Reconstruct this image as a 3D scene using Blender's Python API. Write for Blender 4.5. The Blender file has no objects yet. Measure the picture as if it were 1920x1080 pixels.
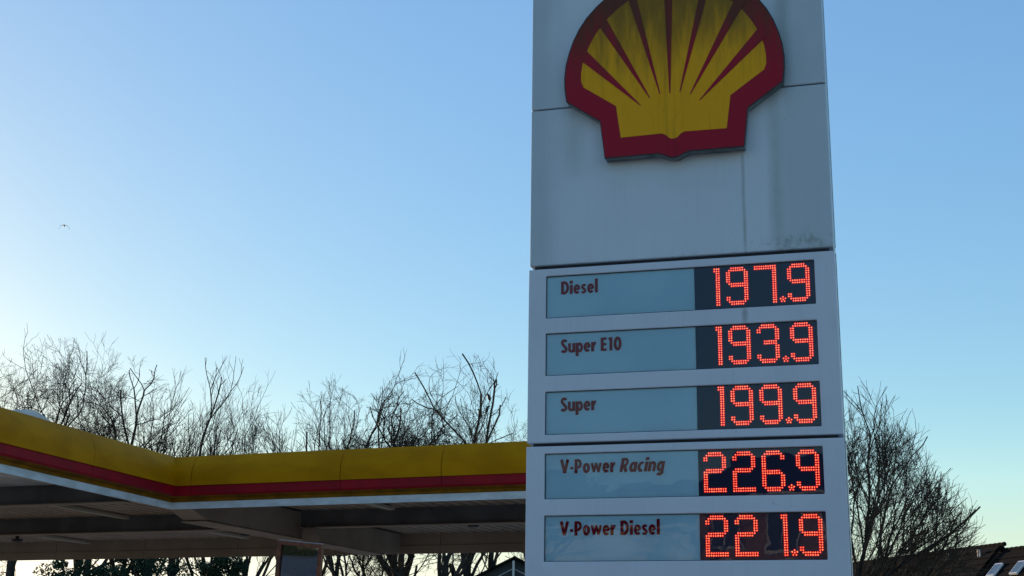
import bpy, math, random
import numpy as np
from mathutils import Vector, Matrix

C = bpy.context.scene.collection
rad = math.radians
scene = bpy.context.scene

# ------------------------------------------------------------------ camera
cam_d = bpy.data.cameras.new('camera')
cam = bpy.data.objects.new('camera', cam_d); C.objects.link(cam)
PITCH, ROLL = 0.26998, 0.01477
fw = Vector((0, math.cos(PITCH), math.sin(PITCH)))
r0 = Vector((1, 0, 0)); u0 = Vector((0, -math.sin(PITCH), math.cos(PITCH)))
rr = math.cos(ROLL) * r0 + math.sin(ROLL) * u0
uu = -math.sin(ROLL) * r0 + math.cos(ROLL) * u0
M = Matrix((rr, uu, -fw)).transposed().to_4x4()
M.translation = Vector((0, 0, 1.6))
cam.matrix_world = M
cam_d.sensor_width = 36.0
cam_d.lens = 36.0 * 2600.84 / 1920.0
cam_d.clip_start = 0.1; cam_d.clip_end = 3000
scene.camera = cam

# ------------------------------------------------------------------ sky, sun, exposure
SUN_EL, SUN_AZ = 6.0, -38.0          # azimuth from +Y, negative = towards -X (left of the view)
w = bpy.data.worlds.new('World'); scene.world = w; w.use_nodes = True
wn = w.node_tree.nodes; wl = w.node_tree.links
bg = wn['Background']
sky = wn.new('ShaderNodeTexSky'); sky.sky_type = 'NISHITA'; sky.sun_disc = False
sky.sun_elevation = rad(SUN_EL); sky.sun_rotation = rad(SUN_AZ)
sky.altitude = 0; sky.air_density = 1.0; sky.dust_density = 0.4; sky.ozone_density = 1.95
def wmath(op, a, b=None):
    n = wn.new('ShaderNodeMath'); n.operation = op
    for i, v in enumerate((a, b)):
        if v is None: continue
        if isinstance(v, (int, float)): n.inputs[i].default_value = v
        else: wl.new(v, n.inputs[i])
    return n.outputs[0]
# clear cold air: deeper blue overhead, pale horizon (one grade for the whole sky)
SKY_STRENGTH = 0.12
ks = wn.new('ShaderNodeVectorMath'); ks.operation = 'SCALE'; ks.inputs['Scale'].default_value = 0.2274
wl.new(sky.outputs[0], ks.inputs[0])
gm = wn.new('ShaderNodeGamma'); gm.inputs[1].default_value = 1.34; wl.new(ks.outputs[0], gm.inputs[0])
sp = wn.new('ShaderNodeSeparateColor'); wl.new(ks.outputs[0], sp.inputs[0])
fac = wmath('MULTIPLY', wmath('POWER', wmath('MAXIMUM', wmath('MAXIMUM', sp.outputs[1], sp.outputs[2]), 0.02), -0.97), 0.99 / SKY_STRENGTH)
ko = wn.new('ShaderNodeVectorMath'); ko.operation = 'SCALE'
wl.new(gm.outputs[0], ko.inputs[0]); wl.new(fac, ko.inputs['Scale'])
# the glow along the horizon stays creamy instead of yellow
warm = wn.new('ShaderNodeMapRange'); warm.inputs['From Min'].default_value = 0.9; warm.inputs['From Max'].default_value = 1.6
warm.inputs['To Min'].default_value = 1.0; warm.inputs['To Max'].default_value = 0.45
wl.new(wmath('DIVIDE', wmath('MAXIMUM', sp.outputs[0], sp.outputs[1]), wmath('MAXIMUM', sp.outputs[2], 0.02)), warm.inputs['Value'])
hs = wn.new('ShaderNodeHueSaturation'); wl.new(warm.outputs[0], hs.inputs['Saturation']); wl.new(ko.outputs[0], hs.inputs['Color'])
wl.new(hs.outputs[0], bg.inputs[0]); bg.inputs[1].default_value = SKY_STRENGTH

sl = bpy.data.lights.new('sun', 'SUN'); sl.energy = 4.5; sl.angle = rad(0.53); sl.color = (1.0, 0.72, 0.45)
so = bpy.data.objects.new('sun', sl); C.objects.link(so)
az = rad(SUN_AZ); el = rad(SUN_EL)
sdir = Vector((math.sin(az) * math.cos(el), math.cos(az) * math.cos(el), math.sin(el)))
so.rotation_euler = sdir.to_track_quat('Z', 'Y').to_euler()
so.location = sdir * 200
vs = scene.view_settings
vs.view_transform = 'Standard'; vs.look = 'None'; vs.gamma = 1.0; vs.use_curve_mapping = False
vs.exposure = 0.0
scene.cycles.max_bounces = 8
scene.cycles.sample_clamp_indirect = 6.0

# ------------------------------------------------------------------ helpers
def tag(o, label=None, cat=None, group=None, kind=None):
    if label: o['label'] = label
    if cat: o['category'] = cat
    if group: o['group'] = group
    if kind: o['kind'] = kind
    return o

def empty(name, loc=(0, 0, 0), rz=0.0):
    o = bpy.data.objects.new(name, None); C.objects.link(o)
    o.location = loc; o.rotation_euler = (0, 0, rz); o.empty_display_size = 0.3
    return o

class MB:
    """collects vertices and faces of ONE mesh object"""
    def __init__(s): s.v = []; s.f = []
    def add(s, vs_, fs):
        n = len(s.v); s.v += [tuple(p) for p in vs_]; s.f += [tuple(i + n for i in f) for f in fs]; return s
    def box(s, x0, x1, y0, y1, z0, z1):
        return s.add([(x, y, z) for z in (z0, z1) for y in (y0, y1) for x in (x0, x1)],
                     [(0, 2, 3, 1), (4, 5, 7, 6), (0, 1, 5, 4), (2, 6, 7, 3), (0, 4, 6, 2), (1, 3, 7, 5)])
    def prism(s, pts, d):
        """closed solid: pts (3D polygon) swept by vector d"""
        n = len(pts); d = Vector(d)
        a = [Vector(p) for p in pts]
        return s.add(a + [p + d for p in a],
                     [tuple(range(n)), tuple(range(2 * n - 1, n - 1, -1))] +
                     [(i, i + n, (i + 1) % n + n, (i + 1) % n) for i in range(n)])
    def bar(s, a, b, w_, h_, up=(0, 0, 1)):
        a = Vector(a); b = Vector(b); d = (b - a).normalized()
        x = d.cross(Vector(up)); x = x.normalized() if x.length > 1e-6 else Vector((1, 0, 0)); y = x.cross(d)
        return s.prism([a + x * (i * w_ / 2) + y * (j * h_ / 2) for i, j in ((-1, -1), (1, -1), (1, 1), (-1, 1))], b - a)
    def tube(s, pts, radii, sides=8, cap=True):
        pts = [Vector(p) for p in pts]; n = len(pts); base = len(s.v)
        prev = None
        for i, p in enumerate(pts):
            d = (pts[min(i + 1, n - 1)] - pts[max(i - 1, 0)]).normalized()
            if prev is None:
                x = d.orthogonal().normalized()
            else:
                x = (prev - d * prev.dot(d)).normalized()
            prev = x; y = d.cross(x)
            for k in range(sides):
                a = 2 * math.pi * k / sides
                s.v.append(tuple(p + (x * math.cos(a) + y * math.sin(a)) * radii[i]))
        for i in range(n - 1):
            for k in range(sides):
                a = base + i * sides + k; b = base + i * sides + (k + 1) % sides
                s.f.append((a, b, b + sides, a + sides))
        if cap:
            s.f.append(tuple(base + k for k in reversed(range(sides))))
            s.f.append(tuple(base + (n - 1) * sides + k for k in range(sides)))
        return s
    def build(s, name, mat=None, parent=None, smooth=False, bevel=0, recalc=True):
        me = bpy.data.meshes.new(name); me.from_pydata(s.v, [], s.f)
        if recalc:
            import bmesh
            bm = bmesh.new(); bm.from_mesh(me); bmesh.ops.recalc_face_normals(bm, faces=bm.faces); bm.to_mesh(me); bm.free()
        me.update()
        o = bpy.data.objects.new(name, me); C.objects.link(o)
        if mat: me.materials.append(mat)
        if parent: o.parent = parent
        if smooth: me.polygons.foreach_set('use_smooth', [True] * len(me.polygons))
        if bevel:
            m = o.modifiers.new('bevel', 'BEVEL'); m.width = bevel; m.segments = 2; m.limit_method = 'ANGLE'; m.angle_limit = rad(40)
        return o

def copy_tree(o, parent=None):
    c = o.copy(); C.objects.link(c)
    if parent: c.parent = parent
    for ch in list(o.children): copy_tree(ch, c)
    return c

# ------------------------------------------------------------------ materials
class NT:
    def __init__(s, m): s.t = m.node_tree; s.n = s.t.nodes; s.l = s.t.links
    def new(s, ty, **kw):
        n = s.n.new(ty)
        for k, v in kw.items():
            if hasattr(n, k): setattr(n, k, v)
            else: n.inputs[k].default_value = v
        return n
    def link(s, a, b): s.l.new(a, b)
    def val(s, x, sock):
        if isinstance(x, (int, float)): sock.default_value = x
        elif isinstance(x, tuple): sock.default_value = x if len(x) == 4 else (*x, 1)
        else: s.l.new(x, sock)
    def math(s, op, a, b=0.0, clamp=False):
        n = s.n.new('ShaderNodeMath'); n.operation = op; n.use_clamp = clamp
        s.val(a, n.inputs[0]); s.val(b, n.inputs[1]); return n.outputs[0]
    def ramp(s, x, a, b):     # smooth 0..1 between a and b
        n = s.n.new('ShaderNodeMapRange'); n.interpolation_type = 'SMOOTHSTEP'
        s.val(x, n.inputs['Value']); n.inputs['From Min'].default_value = a; n.inputs['From Max'].default_value = b
        return n.outputs[0]
    def mix(s, f, a, b):
        n = s.n.new('ShaderNodeMix'); n.data_type = 'RGBA'
        s.val(f, n.inputs[0]); s.val(a, n.inputs[6]); s.val(b, n.inputs[7]); return n.outputs[2]
    def noise(s, vec, scale, detail=4, rough=0.55, sc=(1, 1, 1)):
        mp = s.n.new('ShaderNodeMapping'); mp.inputs['Scale'].default_value = sc; s.l.new(vec, mp.inputs[0])
        n = s.n.new('ShaderNodeTexNoise'); n.inputs['Scale'].default_value = scale
        n.inputs['Detail'].default_value = detail; n.inputs['Roughness'].default_value = rough
        s.l.new(mp.outputs[0], n.inputs['Vector']); return n.outputs[0]
    def obj(s):
        return s.n.new('ShaderNodeTexCoord').outputs['Object']
    def sep(s, v):
        n = s.n.new('ShaderNodeSeparateXYZ'); s.l.new(v, n.inputs[0]); return n.outputs
    def bump(s, h, strength, dist=0.01):
        n = s.n.new('ShaderNodeBump'); n.inputs['Strength'].default_value = strength; n.inputs['Distance'].default_value = dist
        s.l.new(h, n.inputs['Height']); s.l.new(n.outputs[0], s.n['Principled BSDF'].inputs['Normal'])

def newmat(name, base=(.5, .5, .5), rough=.6, spec=.5, metal=0.0):
    m = bpy.data.materials.new(name); m.use_nodes = True
    b = m.node_tree.nodes['Principled BSDF']
    b.inputs['Base Color'].default_value = (*base, 1); b.inputs['Roughness'].default_value = rough
    b.inputs['Specular IOR Level'].default_value = spec; b.inputs['Metallic'].default_value = metal
    return m

def varmat(name, a, b, scale=3.0, rough=.6, spec=.5, sc=(1, 1, 1), metal=0.0, bump=0.0, lo=.35, hi=.65, rvar=0.0):
    m = newmat(name, a, rough, spec, metal); t = NT(m); o = t.obj()
    n = t.noise(o, scale, sc=sc); f = t.ramp(n, lo, hi)
    t.link(t.mix(f, a, b), t.n['Principled BSDF'].inputs['Base Color'])
    if rvar:
        t.link(t.math('ADD', rough, t.math('MULTIPLY', t.noise(o, scale * 2.3), rvar)), t.n['Principled BSDF'].inputs['Roughness'])
    if bump: t.bump(t.noise(o, scale * 6, sc=sc), bump)
    return m

def sign_dirt_mat(name, base, upper):
    """painted sheet metal of the pylon with rain streaks and algae"""
    m = newmat(name, base, .38, .45); t = NT(m); o = t.obj(); x, y, z = t.sep(o)
    col = base
    cloud = t.ramp(t.noise(o, 2.2, 5), .35, .7)
    col = t.mix(t.math('MULTIPLY', cloud, .22), col, tuple(c * .72 for c in base))
    streak = t.ramp(t.noise(o, 9.0, 4, .6, (3.2, 1, .16)), .5, .78)
    col = t.mix(t.math('MULTIPLY', streak, .13), col, (.33, .36, .33))
    def band(cx, wd, z0, z1, amt, c, col):
        wob = t.math('ADD', x, t.math('MULTIPLY', t.math('SUBTRACT', t.noise(o, 4.0, 3), .5), .012))
        d = t.math('ABSOLUTE', t.math('SUBTRACT', wob, cx))
        k = t.math('SUBTRACT', 1.0, t.ramp(d, 0.0, wd))
        k = t.math('MULTIPLY', k, t.ramp(z, z0 - .12, z0 + .1))
        k = t.math('MULTIPLY', k, t.math('SUBTRACT', 1.0, t.ramp(z, z1 - .05, z1 + .02)))
        k = t.math('MULTIPLY', k, t.math('ADD', .45, t.noise(o, 26.0, 4, .6, (1, 1, .5))))
        return t.mix(t.math('MULTIPLY', k, amt, True), col, c)
    if upper:
        col = band(1.445, .018, 4.25, 4.93, .55, (.20, .23, .19), col)
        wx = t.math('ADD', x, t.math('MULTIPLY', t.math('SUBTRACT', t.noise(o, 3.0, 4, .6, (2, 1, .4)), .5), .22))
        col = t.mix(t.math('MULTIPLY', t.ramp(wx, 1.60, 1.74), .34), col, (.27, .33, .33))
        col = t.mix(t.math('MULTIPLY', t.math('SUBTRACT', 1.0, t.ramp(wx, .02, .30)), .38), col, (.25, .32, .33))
        col = band(1.655, .07, 4.25, 5.36, .30, (.17, .21, .16), col)
        col = band(.30, .12, 4.9, 5.75, .3, (.25, .28, .23), col)
        col = band(1.74, .07, 5.4, 6.5, .5, (.25, .28, .25), col)
        # algae crust on the bottom lip and under the joint
        lz = t.math('SUBTRACT', z, t.math('MULTIPLY', t.ramp(x, 1.45, 1.8), .10))
        lip = t.math('SUBTRACT', 1.0, t.ramp(lz, 4.215, 4.31))
        patch = t.ramp(t.math('ADD', t.noise(o, 9.0, 6, .75), t.math('MULTIPLY', t.ramp(x, 1.4, 1.7), .05)), .52, .72)
        col = t.mix(t.math('MULTIPLY', t.math('MULTIPLY', lip, patch), .6), col, (.15, .19, .13))
        dots = t.ramp(t.noise(o, 34.0, 3, .5), .70, .76)
        col = t.mix(t.math('MULTIPLY', dots, .5), col, (.16, .17, .15))
    else:
        col = band(1.43, .03, 3.79, 3.87, .8, (.16, .17, .14), col)
        dots = t.ramp(t.noise(o, 30.0, 3, .5), .72, .77)
        col = t.mix(t.math('MULTIPLY', dots, .35), col, (.2, .2, .19))
    t.link(col, t.n['Principled BSDF'].inputs['Base Color'])
    t.bump(t.noise(o, 1.6, 3), .25, .006)
    return m

def emblem_mat(name, base, rough):
    m = newmat(name, base, rough, .18); t = NT(m); o = t.obj(); x, y, z = t.sep(o)
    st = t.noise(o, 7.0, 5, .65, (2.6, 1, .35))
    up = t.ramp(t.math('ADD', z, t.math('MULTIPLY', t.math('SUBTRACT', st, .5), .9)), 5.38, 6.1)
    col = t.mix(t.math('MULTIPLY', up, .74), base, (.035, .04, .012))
    f2 = t.ramp(t.noise(o, 16.0, 5, .7, (3, 1, .3)), .55, .75)
    col = t.mix(t.math('MULTIPLY', f2, .35), col, tuple(c * .4 for c in base))
    # runs of dirt below the ribs, near the middle
    run = t.math('SUBTRACT', 1.0, t.ramp(t.math('ABSOLUTE', t.math('SUBTRACT', x, .99)), .0, .13))
    run = t.math('MULTIPLY', run, t.ramp(t.noise(o, 12.0, 4, .6, (3, 1, .1)), .42, .62))
    col = t.mix(t.math('MULTIPLY', run, .3), col, tuple(c * .35 for c in base))
    t.link(col, t.n['Principled BSDF'].inputs['Base Color'])
    return m

def emit(name, col, strength):
    m = newmat(name, (.02, .0, .0), .4); b = m.node_tree.nodes['Principled BSDF']
    b.inputs['Emission Color'].default_value = (*col, 1); b.inputs['Emission Strength'].default_value = strength
    return m

def pane_mat():
    m = bpy.data.materials.new('clear_pane'); m.use_nodes = True; t = NT(m)
    out = t.n['Material Output']; t.n.remove(t.n['Principled BSDF'])
    fr = t.new('ShaderNodeFresnel'); fr.inputs['IOR'].default_value = 1.5
    gl = t.new('ShaderNodeBsdfGlossy'); gl.inputs['Roughness'].default_value = 0.0
    tr = t.new('ShaderNodeBsdfTransparent'); mx = t.new('ShaderNodeMixShader')
    bp = t.new('ShaderNodeBump'); bp.inputs['Strength'].default_value = .25; bp.inputs['Distance'].default_value = .004
    t.link(t.noise(t.obj(), 3.0, 2), bp.inputs['Height']); t.link(bp.outputs[0], gl.inputs['Normal'])
    t.link(fr.outputs[0], mx.inputs[0]); t.link(tr.outputs[0], mx.inputs[1]); t.link(gl.outputs[0], mx.inputs[2])
    t.link(mx.outputs[0], out.inputs[0])
    return m

mt = {}
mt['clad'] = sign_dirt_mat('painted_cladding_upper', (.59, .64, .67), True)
mt['cab'] = sign_dirt_mat('painted_cabinet', (.60, .63, .68), False)
mt['dark'] = newmat('dark_metal', (.02, .02, .022), .6)
mt['edge'] = varmat('aluminium_edge', (.42, .45, .47), (.22, .26, .24), 8, .4, metal=.3)
mt['name'] = varmat('pale_blue_acrylic', (.52, .84, .98), (.46, .77, .92), 1.5, .35, .2)
mt['board'] = newmat('black_display_board', (.008, .024, .085), .5, .2)
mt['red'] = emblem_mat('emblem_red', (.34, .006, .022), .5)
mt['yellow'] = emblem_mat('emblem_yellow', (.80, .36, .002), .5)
mt['return'] = varmat('emblem_return', (.24, .27, .28), (.12, .14, .14), 12, .4, metal=.2)
mt['letter'] = newmat('dark_red_vinyl', (.27, .003, .012), .6, .1)
mt['lens'] = emit('led_red_glow', (1.0, .004, .006), 1.0)
mt['core'] = emit('led_core', (1.0, .34, .15), 1.7)
mt['pane'] = pane_mat()
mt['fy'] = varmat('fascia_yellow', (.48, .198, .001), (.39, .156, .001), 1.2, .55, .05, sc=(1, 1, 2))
mt['fr'] = varmat('fascia_red', (.30, .004, .012), (.22, .004, .012), 2, .5, .15)
mt['fly'] = varmat('fascia_shaded_yellow', (.26, .11, .004), (.16, .07, .004), 3, .6, .1)  # darkened fascia yellow: shade below the red overhang is put into the colour
mt['fw'] = varmat('fascia_white', (.62, .64, .66), (.48, .5, .5), 2.5, .45, sc=(1, 1, 3))
mt['deck'] = varmat('canopy_deck_paint', (.46, .36, .28), (.37, .29, .23), 1.5, .6, .2)
mt['fit'] = newmat('cream_light_housing', (.46, .42, .34), .6, .2)
mt['beam'] = varmat('canopy_beam_paint', (.16, .15, .145), (.11, .105, .10), 1.2, .55, .2)
mt['girder'] = varmat('canopy_girder_paint', (.38, .30, .235), (.31, .245, .19), 1.0, .6, .2)
mt['bark'] = varmat('bark', (.05, .042, .034), (.028, .026, .022), 4, .9, .2)
mt['twig'] = newmat('twig', (.075, .052, .036), .9, .2)
mt['ever'] = varmat('evergreen_needles', (.018, .04, .022), (.03, .055, .03), 2, .8, .2)
mt['crow'] = newmat('black_feathers', (.012, .012, .014), .5)

# ------------------------------------------------------------------ ground
def sheet(name, x0, x1, y0, y1, z, m, kind='structure', th=None):
    b = MB().box(x0, x1, y0, y1, z - (th or .3), z)
    return tag(b.build(name, m), kind=kind)

mt['grass'] = varmat('grass_ground', (.06, .09, .03), (.09, .1, .05), .8, .95, .1, bump=.4)
mt['asphalt'] = varmat('asphalt', (.05, .05, .052), (.075, .072, .07), .6, .85, .3, bump=.3)
mt['forecourt'] = varmat('concrete_forecourt', (.34, .32, .29), (.42, .39, .35), .5, .8, .3, bump=.2)
mt['pave'] = varmat('paving', (.24, .22, .2), (.3, .28, .26), 1.5, .85, .3)
mt['line'] = newmat('road_paint', (.75, .75, .72), .6)
g = MB().add([(-900, -900, -.02), (900, -900, -.02), (900, 900, -.02), (-900, 900, -.02)], [(0, 1, 2, 3)]).build('ground', mt['grass'])
tag(g, kind='structure')
sheet('forecourt', -30, 16, 10.5, 52, 0.0, mt['forecourt'], th=.015)
sheet('pavement', -120, 120, -4.0, 10.4, .004, mt['pave'], th=.02)
sheet('road', -160, 160, -15, -4.2, .0, mt['asphalt'], th=.015)
mk = MB()
for i in range(-14, 15): mk.box(i * 6, i * 6 + 3, -9.7, -9.56, .002, .006)
tag(mk.build('road_markings', mt['line']), kind='structure')
tag(MB().box(-120, 120, -4.2, -4.0, -.01, .12).build('kerb', mt['pave']), kind='structure')
sheet('far_pavement', -120, 120, -18, -15.2, .10, mt['pave'], th=.11)

# ------------------------------------------------------------------ lettering (stroke font, condensed bold)
def arc(cx, cy, rx, ry, a0, a1, n=12):
    return [(cx + rx * math.cos(rad(a0 + (a1 - a0) * i / n)), cy + ry * math.sin(rad(a0 + (a1 - a0) * i / n))) for i in range(n + 1)]
V_, H_ = .205, .165           # stem and bar thickness, cap height 1
XH = .70
def ring(w_, h_, cx, cy): return arc(cx, cy, w_ / 2 - V_ / 2, h_ / 2 - H_ / 2, 0, 360, 24)
GL = {}
GL['D'] = (.62, [([(V_/2, 0), (V_/2, 1)], V_), ([(V_*.9, H_/2)] + arc(.22, .5, .29, .5 - H_/2, -90, 90, 12) + [(V_*.9, 1 - H_/2)], .19)])
GL['i'] = (.24, [([(.12, 0), (.12, XH)], V_), ([(.12 + .001, .80), (.12, 1.02)], .23)])
GL['e'] = (.54, [(arc(.27, XH/2, .27 - V_/2, XH/2 - H_/2, 0, 318, 22), .185), ([(.10, XH/2 + .0), (.47, XH/2)], .13)])
GL['s'] = (.44, [(arc(.225, XH - .20, .125, .125, 25, 215, 12) + [(.20, .36)] + arc(.195, .195, .135, .12, 55, -150, 12), .165)])
GL['l'] = (.25, [([(.12, 0), (.12, 1.08)], V_)])
GL['S'] = (.52, [(arc(.27, .745, .165, .175, 25, 230, 14) + [(.25, .5)] + arc(.23, .255, .185, .18, 50, -150, 14), .185)])
GL['u'] = (.54, [([(.10, XH), (.10, .25)] + arc(.26, .23, .16, .15, 180, 270, 6) + [(.32, .08)], .19), ([(.43, 0), (.43, XH)], V_)])
GL['p'] = (.55, [([(.10, -.30), (.10, XH)], V_), (arc(.285, XH/2, .165, XH/2 - H_/2, 0, 360, 20), .185)])
GL['r'] = (.38, [([(.10, 0), (.10, XH)], V_), ([(.16, .42)] + arc(.33, .42, .15, .20, 170, 78, 6), .18)])
GL['E'] = (.48, [([(V_/2, 0), (V_/2, 1)], V_), ([(.15, 1 - H_/2), (.44, 1 - H_/2)], H_), ([(.15, .5), (.42, .5)], H_), ([(.15, H_/2), (.44, H_/2)], H_)])
GL['1'] = (.40, [([(.24, 0), (.24, 1)], V_), ([(.05, .86), (.22, .93)], .15)])
GL['0'] = (.60, [(arc(.30, .5, .19, .5 - H_/2, 0, 360, 26), .195)])
GL['V'] = (.66, [([(.09, 1), (.33, .03)], .20), ([(.57, 1), (.33, .03)], .195)])
GL['-'] = (.33, [([(.04, .36), (.27, .36)], .16)])
GL['P'] = (.56, [([(V_/2, 0), (V_/2, 1)], V_), ([(V_*.9, .40)] + arc(.24, .66, .20, .26, -90, 90, 10) + [(V_*.9, .92)], .165)])
GL['o'] = (.55, [(arc(.27, XH/2, .27 - V_/2, XH/2 - H_/2, 0, 360, 24), .185)])
GL['w'] = (.82, [([(.08, XH), (.235, .04)], .165), ([(.40, XH), (.235, .04)], .15), ([(.40, XH), (.565, .04)], .155), ([(.73, XH), (.565, .04)], .165)])
GL['R'] = (.60, [([(V_/2, 0), (V_/2, 1)], V_), ([(V_*.9, .44)] + arc(.25, .68, .19, .24, -90, 90, 10) + [(V_*.9, .92)], .165), ([(.27, .46), (.47, .0)], .20)])
GL['a'] = (.55, [(arc(.265, XH/2, .165, XH/2 - H_/2, 0, 360, 20), .185), ([(.44, 0), (.44, XH)], V_)])
GL['c'] = (.45, [(arc(.27, XH/2, .27 - V_/2, XH/2 - H_/2, 55, 305, 18), .185)])
GL['n'] = (.55, [([(.10, 0), (.10, XH)], V_), ([(.17, .54)] + arc(.27, .44, .16, .175, 110, 0, 7) + [(.43, 0)], .19)])
GL['g'] = (.56, [(arc(.265, XH/2, .165, XH/2 - H_/2, 0, 360, 20), .185), ([(.44, XH), (.44, -.06)] + arc(.27, -.06, .17, .15, 0, -150, 8), .185)])

def ribbon(pts, wd):
    P = np.array(pts, float); n = len(P); closed = np.hypot(*(P[0] - P[-1])) < 1e-6
    if closed: P = P[:-1]; n -= 1
    out = []
    for i in range(n):
        a = P[i - 1] if (i > 0 or closed) else P[i]; b = P[(i + 1) % n] if (i < n - 1 or closed) else P[i]
        d = b - a; d /= np.hypot(*d); nn = np.array([-d[1], d[0]])
        k = 1.0
        if 0 < i < n - 1 or closed:
            d1 = P[i] - P[i - 1]; d1 /= np.hypot(*d1); k = 1 / max(.6, abs(d1 @ d))
        out.append((P[i] + nn * wd / 2 * k, P[i] - nn * wd / 2 * k))
    return out, closed

def text_mesh(mb, text, x, z, size, y, slant=0.0, sx=1.0):
    k = 0
    for ch in text:
        if ch == ' ': x += .30 * size * sx; continue
        adv, strokes = GL[ch]
        for pts, wd in strokes:
            if ch in 'i' and wd == .23: pass
            prs, closed = ribbon(pts, wd * 1.12)
            yy = y - .00025 * (k % 4); k += 1
            vv = []
            for a, b in prs:
                for q in (a, b):
                    vv.append((x + (q[0] + slant * q[1]) * size * sx, yy, z + q[1] * size))
            m = len(prs); fs = [(2 * i, 2 * i + 1, 2 * i + 3, 2 * i + 2) for i in range(m - 1)]
            if closed: fs.append((2 * m - 2, 2 * m - 1, 1, 0))
            mb.add(vv, fs)
        x += (adv + .045) * size * sx
    return x

# ------------------------------------------------------------------ PRICE PYLON
def plate(mb, x0, x1, z0, z1, holes, y0, y1, hy):
    """front sheet y0 with rectangular holes of depth hy, box back at y1"""
    xs = sorted({x0, x1, *[v for h in holes for v in h[:2]]}); zs = sorted({z0, z1, *[v for h in holes for v in h[2:]]})
    idx = {}
    def P(x, y, z):
        k = (round(x, 5), round(y, 5), round(z, 5))
        if k not in idx: idx[k] = len(mb.v); mb.v.append((x, y, z))
        return idx[k]
    for i in range(len(xs) - 1):
        for j in range(len(zs) - 1):
            cx, cz = (xs[i] + xs[i + 1]) / 2, (zs[j] + zs[j + 1]) / 2
            if any(h[0] < cx < h[1] and h[2] < cz < h[3] for h in holes): continue
            mb.f.append((P(xs[i], y0, zs[j]), P(xs[i + 1], y0, zs[j]), P(xs[i + 1], y0, zs[j + 1]), P(xs[i], y0, zs[j + 1])))
    def wall(a, b, c, d_): mb.f.append((P(*a), P(*b), P(*c), P(*d_)))
    for i in range(len(xs) - 1):
        for z in (z0, z1): wall((xs[i], y0, z), (xs[i + 1], y0, z), (xs[i + 1], y1, z), (xs[i], y1, z))
    for j in range(len(zs) - 1):
        for x in (x0, x1): wall((x, y0, zs[j]), (x, y0, zs[j + 1]), (x, y1, zs[j + 1]), (x, y1, zs[j]))
    for h in holes:
        hx = [v for v in xs if h[0] <= v <= h[1]]; hz = [v for v in zs if h[2] <= v <= h[3]]
        for a, b in zip(hx, hx[1:]):
            for z in h[2:]: wall((a, y0, z), (b, y0, z), (b, hy, z), (a, hy, z))
        for a, b in zip(hz, hz[1:]):
            for x in h[:2]: wall((x, y0, a), (x, y0, b), (x, hy, b), (x, hy, a))
    return mb

DEP = .30
pylon = empty('price_pylon', (.1176, 8.978, 0), -.2784)
tag(pylon, 'tall grey-white fuel price pylon with shell emblem above five rows of glowing red prices', 'price sign')
MB().box(.03, 1.97, .03, DEP - .03, 0, 6.86).build('core', mt['dark'], pylon)
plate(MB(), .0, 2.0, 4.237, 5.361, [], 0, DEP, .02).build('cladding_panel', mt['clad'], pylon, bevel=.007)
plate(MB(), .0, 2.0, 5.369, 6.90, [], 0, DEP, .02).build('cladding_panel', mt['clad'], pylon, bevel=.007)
rows = [(4.158, 3.868), (3.763, 3.478), (3.371, 3.087), (2.963, 2.670), (2.565, 2.276)]
WX0, WX1, DX = .116, 1.8766, 1.108
plate(MB(), -.004, 2.004, 3.034, 4.210, [(WX0, WX1, b, t) for t, b in rows[:3]], -.006, DEP, .026).build('price_cabinet', mt['cab'], pylon, bevel=.006)
plate(MB(), -.008, 2.008, 1.90, 3.012, [(WX0, WX1, b, t) for t, b in rows[3:]], -.008, DEP, .026).build('price_cabinet', mt['cab'], pylon, bevel=.006)
plate(MB(), -.004, 2.004, .25, 1.882, [], -.004, DEP, .02).build('base_panel', mt['cab'], pylon, bevel=.006)
MB().box(-.12, 2.12, -.12, DEP + .12, -.05, .25).build('plinth', mt['pave'], pylon, bevel=.02)
# edge trims at the right-hand side return
MB().box(2.0085, 2.013, .03, .045, 4.24, 6.9).build('edge_trim', mt['edge'], pylon)
MB().box(2.0085, 2.013, .03, .045, 1.9, 4.2).build('edge_trim', mt['edge'], pylon)

FONT = {
 '9': "..XXXXXX..|.XXXXXXXX.|XX......XX|XX......XX|XX......XX|XX......XX|XX......XX|.XXXXXXXXX|..XXXXXXXX|........XX|........XX|........XX|........XX|XX......XX|XX......XX|.XXXXXXXX.|..XXXXXX..",
 '1': ".......XXX|.......XXX|" + "|".join(["........XX"] * 15),
 '7': "XXXXXXXXXX|XXXXXXXXXX|" + "|".join(["........XX"] * 15),
 '3': "..XXXXXX..|.XXXXXXXX.|XX......XX|XX......XX|........XX|........XX|........XX|...XXXXXX.|...XXXXXX.|........XX|........XX|........XX|........XX|XX......XX|XX......XX|.XXXXXXXX.|..XXXXXX..",
 '2': "..XXXXXX..|.XXXXXXXX.|XX......XX|XX......XX|........XX|........XX|........XX|.XXXXXXXX.|XXXXXXXX..|XX........|XX........|XX........|XX........|XX........|XX........|XXXXXXXXXX|XXXXXXXXXX",
 '6': "..XXXXXX..|.XXXXXXXX.|XX......XX|XX......XX|XX........|XX........|XX........|XX........|XXXXXXXX..|XXXXXXXXX.|XX......XX|XX......XX|XX......XX|XX......XX|XX......XX|.XXXXXXXX.|..XXXXXX..",
}
PITX, PITZ = .01435, .0150
def disc(mb, x, z, r, y, n=8):
    mb.add([(x + r * math.cos(2 * math.pi * k / n), y, z + r * math.sin(2 * math.pi * k / n)) for k in range(n)], [tuple(range(n))])
def digit_dots(ch, x0, zb):
    return [(x0 + c * PITX, zb + (16 - r) * PITZ) for r, line in enumerate(FONT[ch].split('|')) for c, q in enumerate(line) if q == 'X']
CELL = [1.146, 1.327, 1.507, 1.716]
lrnd = random.Random(5)
prices = ['1979', '1939', '1999', '2269', '2219']
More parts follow.
